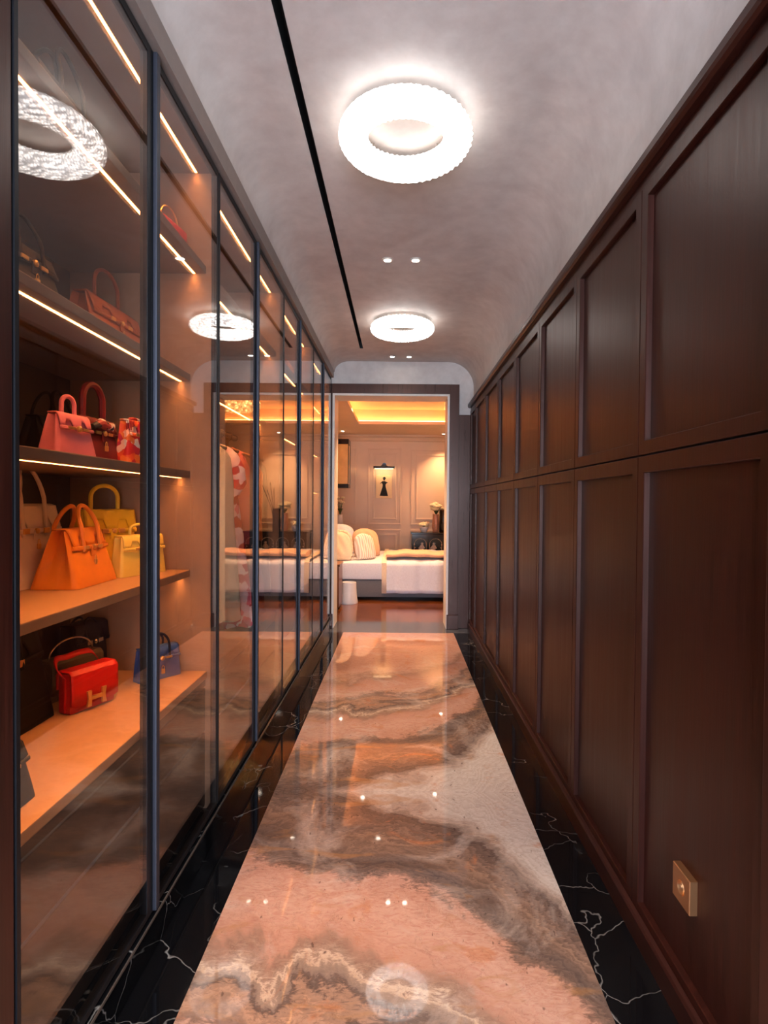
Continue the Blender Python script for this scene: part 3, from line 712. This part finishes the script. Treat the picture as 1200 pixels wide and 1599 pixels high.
# upper shelves of the farther cabinets
tote('reddish brown handbag on the upper shelf of the second cabinet', (-0.90, 2.60, 2.0625), yaw(0), 0.30, 0.13, 0.17, 'l_cognac', 0.08, 'handbags in the farther cabinets')
tote('black handbag on the upper shelf of the second cabinet', (-0.90, 2.28, 2.0625), yaw(0), 0.26, 0.13, 0.16, 'l_black', 0.08, 'handbags in the farther cabinets')
tote('tan handbag on the upper shelf of the third cabinet', (-0.88, 3.42, 2.0625), yaw(0), 0.28, 0.13, 0.17, 'l_tan', 0.08, 'handbags in the farther cabinets')
flap_bag('orange box-shaped handbag on the upper shelf of the third cabinet', (-0.84, 4.05, 2.0625), yaw(0), 0.22, 0.10, 0.15, 'l_orange', 'handbags in the farther cabinets')
tote('dark brown handbag on the second shelf of the third cabinet', (-0.92, 3.85, 1.6765), yaw(0), 0.30, 0.13, 0.18, 'l_brown', 0.10, 'handbags in the farther cabinets')

# ================================================================== CLOTHES IN THE SECOND CABINET
ZR = 1.575
rail = thing('clothes_rail', 'bronze clothes rail under the shelf of the second cabinet', 'clothes rail', (0, 0, 0))
MB().tube([(-0.93, 2.067, ZR), (-0.93, 3.183, ZR)], 0.011, 12).build('rail', 'bronze_metal', rail, True)
for y in (2.0655, 3.1845-0.008): MB().lathe([(0.02, y), (0.02, y+0.008)], (-0.93, 0, ZR), 16, 'y').build('rail_bracket', 'bronze_metal', rail, True)
def garment(y, label, mat, prof, thick, name, cat, seed, dx=0.0):
    # prof: (z, half width) from neck to hem; hangs across the rail
    hg = thing('clothes_hanger', 'black hanger holding the %s' % label, 'hanger', (-0.93+dx, y, 0), 0, 'black hangers on the clothes rail')
    m = MB(); m.tube([(-0.19, 0, 1.44), (-0.10, 0, 1.475), (0, 0, 1.50), (0.10, 0, 1.475), (0.19, 0, 1.44)], 0.007, 8); m.build('shoulder_bar', 'l_black', hg, True)
    m = MB(); m.tube([(0, 0, 1.50), (0, 0, 1.545), (0.014, 0, 1.556), (0.0175, 0, ZR), (0.012, 0, ZR+0.013), (0, 0, ZR+0.0165), (-0.012, 0, ZR+0.013)], 0.0028, 6); m.build('hook', 'palladium', hg, True)
    rnd = random.Random(seed); ph = rnd.random()*6
    g = thing(name, label + ' hanging in the second cabinet', cat, (-0.93+dx, y, 0), 0, 'clothes on the rail of the second cabinet')
    rows = []; n = 44
    z0 = prof[0][0]
    for z, hw in prof:
        row = []; q = (z0-z)/(z0-prof[-1][0])
        for k in range(n):
            a = 2*PI*k/n
            x = hw*math.cos(a); f = 1+0.55*q*math.sin(9*math.cos(a)*1.6+ph+2*q)
            row.append((x + 0.012*q*math.sin(5*a+ph), thick*(0.35+0.65*min(1, q*4))*math.sin(a)*f, z + 0.006*math.sin(7*a+ph)*q))
        rows.append(row)
    m = MB(); m.grid(rows, True); m.build('cloth', mat, g, True, 0.004, 1.2)
    return g
coat = [(1.50, 0.05), (1.485, 0.085), (1.455, 0.165), (1.40, 0.205), (1.30, 0.215), (1.15, 0.215), (1.0, 0.225), (0.85, 0.235), (0.72, 0.24)]
dress = [(1.50, 0.06), (1.48, 0.10), (1.452, 0.17), (1.38, 0.215), (1.30, 0.225), (1.24, 0.185), (1.1, 0.205), (0.95, 0.225), (0.8, 0.245), (0.66, 0.25)]
blouse = [(1.50, 0.06), (1.48, 0.10), (1.452, 0.18), (1.36, 0.22), (1.24, 0.22), (1.12, 0.215), (1.02, 0.22)]
garment(2.36, 'long beige coat', 'f_beige', coat, 0.045, 'coat', 'coat', 1, 0.015)
garment(2.52, 'pink and red floral dress', 'print_dress', dress, 0.04, 'dress', 'dress', 2, 0.02)
garment(2.68, 'deep rose blouse', 'f_rose', blouse, 0.035, 'blouse', 'blouse', 3, 0.0)
garment(2.80, 'dark maroon dress', 'f_maroon', dress, 0.035, 'dress', 'dress', 4, 0.0)
garment(2.93, 'orange blouse', 'f_orange', blouse, 0.035, 'blouse', 'blouse', 5, 0.0)
garment(3.06, 'black coat', 'f_dark', coat, 0.035, 'coat', 'coat', 6, 0.0)

# ================================================================== WALL SOCKET
sk = thing('wall_socket', 'square brass wall socket with a round hole, low on the near wainscot panel', 'socket', (XW+0.017, 0, 0))
yo, zo, sq = 1.333, 0.305, 0.040
m = MB()
N = 32; x0, x1 = -0.0195, -0.0005
outer = []; inner = []
for k in range(N):
    a = 2*PI*k/N; c, s = math.cos(a), math.sin(a); f = sq/max(abs(c), abs(s)); outer.append((yo+c*f, zo+s*f)); inner.append((yo+c*0.018, zo+s*0.018))
m.grid([[(x1, y, z) for y, z in outer], [(x0+0.002, y, z) for y, z in outer], [(x0, yo+(y-yo)*.97, zo+(z-zo)*.97) for y, z in outer], [(x0, y, z) for y, z in inner], [(x0+0.012, y, z) for y, z in inner]], True)
m.build('face_plate', 'brass_plate', sk, True, angle=0.5)
MB().lathe([(0.0, -0.009), (0.018, -0.009), (0.018, -0.006), (0.0, -0.006)], (0, yo, zo), 24, 'x').build('socket_insert', 'palladium', sk)

# ================================================================== BEDROOM THINGS
BF = 7.0
bed = thing('bed', 'wide white bed with a grey upholstered base seen through the doorway', 'bed', (0, 0, 0))
box('base', 'f_grey', -1.08, 1.15, BF+0.02, 8.75, 0.04, 0.255, bed, 0.012, True)
box('mattress', 'f_white', -1.08, 1.15, BF, 8.77, 0.256, 0.47, bed, 0.035, True)
box('headboard', 'f_grey', -1.145, -1.085, BF-0.02, 8.80, 0.0, 1.05, bed, 0.015, True)
for x in (-1.0, 1.08): box('leg', 'walnut', x-0.03, x+0.03, BF+0.10, BF+0.16, 0.0, 0.04, bed)
def drape(name, label, mat, x0, x1, y1, top, drop, group, edge=None, fold=0.0):
    rt = thing(name, label, 'bedding', (0, 0, 0), 0, group)
    rows = []
    for i in range(41):
        x = x0+(x1-x0)*i/40; row = []
        w1 = 0.012*math.sin(x*17)+0.008*math.sin(x*41)
        for yy, zz, k in ((y1, top, 0), (y1-0.5, top+0.01, 0), (y1-1.0, top, .2), (BF+0.25, top+0.006, .2), (BF+0.03, top, .4), (BF-0.022, top-0.02, .6), (BF-0.034, top-0.06, 1), (BF-0.036, top-0.14, 1), (BF-0.038, (top+drop)/2-0.05, 1), (BF-0.045, drop+0.05, 1.1), (BF-0.05, drop, 1.2)):
            row.append((x, yy-w1*k*0.9, zz + w1*(0.4 if k < 1 else 0)))
        rows.append(row)
    m = MB(); m.grid(rows); m.build('cover', mat, rt, True, 0.02, 1.2)
    if edge:
        m = MB(); rr = []
        for i in range(12):
            q = i/11; x = x0-0.012+0.06*q; rr.append([(x, yy, zz) for yy, zz in ((y1, top+0.016), (BF+0.03, top+0.016), (BF-0.05, top-0.02), (BF-0.058, (top+drop)/2), (BF-0.064, drop))])
        m.grid(rr); m.build('border', edge, rt, True, 0.012)
    return rt
drape('duvet', 'white duvet with a beige border hanging over the side of the bed', 'f_white', -0.20, 1.10, 8.6, 0.492, 0.10, None, 'f_cream')
# thick folded peach blanket along the top
bl = thing('blanket', 'folded peach blanket lying along the top of the white duvet', 'blanket', (0, 0, 0))
rows = []
for i in range(37):
    x = -0.16+1.24*i/36; row = []
    wob = 0.012*math.sin(x*9)+0.008*math.sin(x*23)
    for k in range(20):
        a = 2*PI*k/20; row.append((x, BF+0.26+0.24*math.copysign(abs(math.cos(a))**0.6, math.cos(a)), 0.566+0.6*wob+(0.036+0.3*wob)*math.copysign(abs(math.sin(a))**0.7, math.sin(a))))
    rows.append(row)
m = MB(); V = m.grid(rows, True); m.bm.faces.new(V[0][::-1]); m.bm.faces.new(V[-1]); m.build('cloth', 'f_peach', bl, True, angle=1.3)
def pillow(label, x, y, z, w, h, t, mat, lean, rz, ruffle=False):
    p = thing('pillow', label, 'pillow', (x, y, z), rz, 'pillows at the head of the bed')
    rows = []; n = 18
    m = MB()
    for sgn in (-1, 1):
        G = []
        for i in range(n+1):
            u = -1+2*i/n; row = []
            for j in range(n+1):
                v = -1+2*j/n
                b = (max(0, 1-u**4)*max(0, 1-v**4))**0.5
                k = 1-0.06*(1-abs(v)**2)*(abs(u) > .9)-0.0
                px = w/2*u*math.sqrt(1-0.36*v*v*(v > 0)-0.12*v*v*(v <= 0)); pz = h/2*v*math.sqrt(1-0.42*u*u*(v > 0)-0.05*u*u)+h/2
                py = sgn*t/2*b+0.006*math.sin(9*u+5*v)*b
                row.append((px, py*math.cos(lean)+pz*math.sin(lean), pz*math.cos(lean)-py*math.sin(lean)))
            G.append(row)
        m.grid(G)
    m.build('cushion', mat, p, True, angle=1.3)
    if ruffle:
        rr = []; N = 72
        for i in range(N+1):
            a = 2*PI*i/N; c, s = math.cos(a), math.sin(a); f = 1/(abs(c)**3.2+abs(s)**3.2)**(1/3.2)
            o = []
            for q in (0.93, 1.10):
                px, pz = w/2*c*f*q, h/2*s*f*q+h/2; py = 0.012*math.sin(26*a)*(q > 1)
                o.append((px, py*math.cos(lean)+pz*math.sin(lean), max(0.004, pz*math.cos(lean)-py*math.sin(lean))))
            rr.append(o)
        m = MB(); m.grid(rr); m.build('ruffle', mat, p, True, 0.004, 1.3)
    return p
pillow('cream ruffled pillow standing at the front of the bed head', -0.78, 7.17, 0.478, 0.38, 0.38, 0.15, 'f_cream', 0.25, 0.35, True)
pillow('pale striped pillow leaning beside the cream ruffled pillow', -0.42, 7.36, 0.478, 0.32, 0.35, 0.12, 'f_stripe', 0.3, 0.75)
pillow('plain peach pillow leaning behind the striped pillow', -0.43, 7.74, 0.478, 0.42, 0.40, 0.15, 'f_peach', 0.3, 0.6)
pillow('white pillow at the back of the bed head', -0.84, 8.05, 0.478, 0.44, 0.44, 0.15, 'f_white', 0.2, 0.2)
bn = tag(MB().lathe([(0.0, 0.0), (0.104, 0.0), (0.107, 0.012), (0.094, 0.10), (0.088, 0.19), (0.086, 0.255), (0.081, 0.258), (0.079, 0.25), (0.079, 0.02), (0.0, 0.018)], n=36).build('waste_bin', 'ceramic_white', None, True), 'white flared waste bin on the parquet beside the bed', 'waste bin')
bn.location = (-0.60, 6.80, 0.0005)
ns = thing('nightstand', 'walnut nightstand left of the bed, just inside the doorway', 'nightstand', (0, 0, 0))
box('cabinet', 'walnut', -1.10, -0.67, 6.28, 6.66, 0.04, 0.50, ns, 0.004); box('top', 'walnut', -1.11, -0.66, 6.27, 6.67, 0.501, 0.525, ns, 0.004)
for x in (-1.08, -0.70):
    for y in (6.30, 6.62): box('leg', 'walnut', x-0.015, x+0.015, y-0.015, y+0.015, 0, 0.04, ns)
# side table with lit flowers at the back left
tb = thing('side_table', 'small dark side table against the far bedroom wall on the left', 'table', (-0.99, 9.2, 0))
box('top', 'vase_dark', -0.14, 0.17, -0.3, 0.3, 0.77, 0.80, tb, 0.004); box('drawer_box', 'walnut', -0.12, 0.15, -0.27, 0.27, 0.66, 0.769, tb, 0.004)
for x in (-0.11, 0.14):
    for y in (-0.26, 0.26): box('leg', 'vase_dark', x-0.014, x+0.014, y-0.014, y+0.014, 0, 0.66, tb)
def flowers(name, label, loc, prof, vmat, stems, spread, hgt, br):
    rt = thing(name, label, 'vase', loc)
    MB().lathe(prof, n=24).build('vase', vmat, rt, True)
    rnd = random.Random(len(label)); top = prof[-1][1]
    ms = MB(); 
    for k in range(stems):
        a = rnd.random()*2*PI; rr = spread*math.sqrt(rnd.random()); x, y, zz = rr*math.cos(a), rr*math.sin(a), top+hgt*(0.45+0.55*rnd.random())
        ms.tube([(0, 0, top-0.03), (x*0.5, y*0.5, (top+zz)/2), (x, y, zz)], 0.003, 5)
        mp_ = MB()
        for q in range(7):
            b = q*2*PI/7; mp_.lathe([(0.0, -br*0.5), (br*0.35, -br*0.3), (br*0.5, 0.0), (br*0.35, br*0.35), (0.0, br*0.45)], (x+br*0.55*math.cos(b), y+br*0.55*math.sin(b), zz), 7)
        mp_.lathe([(0.0, -br*.3), (br*.5, 0.1*br), (br*.35, br*.5), (0, br*.62)], (x, y, zz), 8)
        mp_.build('bloom', 'petal_white', rt, True)
    ms.build('stems', 'stem_green', rt)
    m = MB()
    for k in range(8):
        a = k*0.8; L = spread*0.9; x, y = math.cos(a), math.sin(a)
        m.face([(0, 0, top-0.01), (x*L*0.5-y*0.02, y*L*0.5+x*0.02, top+hgt*0.35), (x*L, y*L, top+hgt*0.3), (x*L*0.5+y*0.02, y*L*0.5-x*0.02, top+hgt*0.35)])
    m.build('leaves', 'stem_green', rt)
    return rt
VP = [(0.0, 0.0), (0.045, 0.0), (0.055, 0.05), (0.05, 0.14), (0.04, 0.2), (0.045, 0.22)]
flowers('flower_vase', 'white flowers in a pale vase on the left side table', (-0.96, 9.12, 0.8005), VP, 'ceramic_white', 7, 0.08, 0.28, 0.035)
# amber lantern on the left
ln = thing('amber_lantern', 'tall amber wall lantern with dark caps above the left side table', 'lamp', (-0.985, 9.3, 0))
box('shade', 'amber_panel', -0.15, 0.145, -0.16, 0.16, 1.52, 2.16, ln, 0.003)
for z0, z1 in ((1.455, 1.52), (2.16, 2.245)): box('cap', 'vase_dark', -0.163, 0.158, -0.175, 0.175, z0+0.0005, z1-0.0005, ln, 0.006)
for y in (-0.162, 0.15): box('frame_bar', 'vase_dark', 0.1455, 0.157, y, y+0.012, 1.521, 2.159, ln)
box('bracket', 'vase_dark', -0.1645, -0.1505, -0.05, 0.05, 1.7, 1.9, ln)
# black lacquer cabinet
lc = thing('lacquer_cabinet', 'black lacquer cabinet with pearl inlay against the far wall', 'cabinet', (0, 0, 0))
box('body', 'lacquer_black', 0.21, 1.25, 9.32, 9.84, 0.10, 0.705, lc, 0.004); box('top', 'lacquer_black', 0.195, 1.265, 9.30, 9.85, 0.7055, 0.73, lc, 0.004)
for x in (0.23, 1.19):
    for y in (9.34, 9.78): box('leg', 'lacquer_black', x, x+0.035, y, y+0.035, 0, 0.0995, lc)
for x0, x1 in ((0.222, 0.478), (0.482, 0.728), (0.732, 0.978), (0.982, 1.238)):
    d_ = box('door', 'lacquer_black', x0, x1, 9.308, 9.3195, 0.115, 0.695, lc, 0.002)
    cx = (x0+x1)/2; s = 1 if x0 < 0.3 or 0.7 < x0 < 0.8 else -1
    m = MB()
    arc = [(cx-0.10, 9.305, 0.16), (cx-0.10, 9.305, 0.52)] + [(cx-0.10*math.cos(a), 9.305, 0.54+0.09*math.sin(a)) for a in [PI*k/10 for k in range(11)]] + [(cx+0.10, 9.305, 0.52), (cx+0.10, 9.305, 0.16)]
    m.tube(arc, 0.0045, 5)
    px = cx+s*0.03
    m.lathe([(0, -0.006), (0.022, -0.004), (0.022, 0.0), (0, 0.002)], (px, 9.305, 0.545), 12, 'y')
    m.prism([(px-0.02, .525), (px+0.025, .52), (px+0.05, .47), (px+0.02, .46), (px+0.06, .39), (px-0.05, .37), (px-0.03, .44), (px-0.065, .47)], 9.302, 9.3075)
    for q in range(5): m.lathe([(0, -0.005), (0.012, -0.003), (0, 0.002)], (cx-s*(0.05+0.012*q), 9.305, 0.33+0.05*q), 8, 'y')
    m.build('inlay', 'pearl_inlay', d_)
flowers('flower_vase', 'cream flowers in a rose vase on the black cabinet', (0.62, 9.55, 0.7305), [(0.0, 0.0), (0.05, 0.0), (0.065, 0.08), (0.06, 0.2), (0.05, 0.27), (0.055, 0.3)], 'vase_rose', 9, 0.10, 0.18, 0.055)
dv = tag(MB().lathe([(0.0, 0.0), (0.06, 0.0), (0.066, 0.01), (0.066, 0.36), (0.058, 0.375), (0.054, 0.37), (0.054, 0.02), (0, 0.018)], n=28).build('dark_vase', 'vase_dark', None, True), 'tall dark cylindrical vase with bare branches on the black cabinet', 'vase'); dv.location = (0.735, 9.43, 0.7305)
m = MB()
for dx, dz in ((0.05, 0.36), (0.16, 0.33), (0.24, 0.40), (0.11, 0.45)): m.tube([(0.01, 0, 0.03), (0.02+dx*0.3, 0, 0.40), (dx, 0.02, 0.36+dz)], 0.004, 5)
m.build('branches', 'vase_dark', dv)
flowers('flower_bowl', 'low pale bowl of cream flowers at the left end of the black cabinet', (0.42, 9.5, 0.7305), [(0.0, 0.0), (0.04, 0.0), (0.07, 0.04), (0.075, 0.08), (0.07, 0.085)], 'ceramic_white', 6, 0.06, 0.06, 0.05)
# picture and picture light
pc = thing('fashion_picture', 'small cream picture of a figure in a long black dress', 'picture', (-0.272, BY1-0.015, 0))
box('canvas', 'canvas_cream', -0.14, 0.14, -0.026, -0.001, 1.295, 1.70, pc, 0.002)
m = MB(); y0, y1 = -0.030, -0.0262
m.prism([(-0.012, 1.335), (-0.075, 1.34), (-0.05, 1.42), (-0.028, 1.49), (-0.022, 1.53), (-0.04, 1.565), (-0.07, 1.545), (-0.065, 1.56), (-0.032, 1.592), (0.006, 1.596), (0.034, 1.585), (0.07, 1.57), (0.04, 1.555), (0.026, 1.53), (0.03, 1.49), (0.05, 1.42), (0.07, 1.335)], y0, y1)
m.lathe([(0, y0), (0.017, y0), (0.017, y1), (0, y1)], (0.002, 0, 1.625), 14, 'y')
m.prism([(-0.03, 1.64), (0.036, 1.634), (0.022, 1.665), (0.002, 1.672), (-0.014, 1.66)], y0-0.0005, y1)
m.build('figure', 'ink_black', pc)
pl = thing('picture_light', 'dark bronze picture light on an arched bracket above the picture', 'lamp', (-0.272, BY1-0.015, 0))
m = MB(); m.tube([(-0.185, -0.13, 1.83), (0.185, -0.13, 1.83)], 0.02, 12); m.build('lamp_tube', 'vase_dark', pl, True)
m = MB(); m.tube([(-0.06, -0.13, 1.845), (-0.02, -0.08, 1.875), (0.0, 0.0, 1.88), (0.02, -0.08, 1.875), (0.06, -0.13, 1.845)], 0.008, 8); m.lathe([(0.04, -0.012), (0.04, 0.0)], (0, 0, 1.875), 16, 'y'); m.build('bracket', 'vase_dark', pl, True)
box('bulb', 'picture_glow', -0.16, 0.16, -0.136, -0.124, 1.803, 1.809, pl)
area('picture_beam', (-0.272, BY1-0.145, 1.80), (0.55, 0, 0), 0.3, 0.02, 0.55, (1, .62, .3))
# gold chandelier under the tray
ch = thing('gold_chandelier', 'round gold crystal chandelier in the bedroom tray ceiling, seen mirrored in the glass', 'chandelier', (0.95, 7.75, 2.64))
MB().lathe([(0.0, -0.001), (0.36, -0.001), (0.36, -0.03), (0.0, -0.03)], n=40).build('plate', 'gold', ch, True)
m = MB()
for ring, (rr, n, zz) in enumerate(((0.33, 40, -0.10), (0.24, 28, -0.13), (0.15, 18, -0.15), (0.06, 8, -0.16))):
    for k in range(n):
        a = 2*PI*k/n; m.lathe([(0.0, -0.05), (0.018, -0.02), (0.014, 0.03), (0.004, 0.07), (0.0, 0.07)], (rr*math.cos(a), rr*math.sin(a), zz), 6)
o = m.build('crystal_drops', 'gold_crystal', ch); o['kind'] = 'stuff'
for (x, y, pw, wh) in ((0.74, 9.60, 80, 'above the black cabinet'), (-0.95, 9.35, 90, 'above the left side table'), (-0.45, 7.3, 105, 'over the pillows'), (0.5, 7.4, 130, 'over the blanket'), (-0.2, 6.0, 130, 'just inside the doorway')):
    d = thing('downlight', 'small recessed bedroom downlight ' + wh, 'downlight', (x, y, BZ if not (TX0 < x < TX1 and TY0 < y < TY1) else 2.64), 0, 'bedroom soffit downlights')
    zz = d.location.z
    MB().lathe([(0.026, -0.0005), (0.036, -0.0005), (0.036, -0.004), (0.026, -0.006), (0.026, -0.0005)], n=20).build('trim_ring', 'white_paint', d, True)
    MB().lathe([(0.0, -0.0015), (0.0255, -0.0015), (0.0255, -0.003), (0.0, -0.003)], n=16).build('lens', 'downlight_glow', d)
    spot('bedroom_beam', (x, y, zz-0.012), (0, 0, 0), pw, (1, .56, .28), 1.7, 0.8, 0.03)
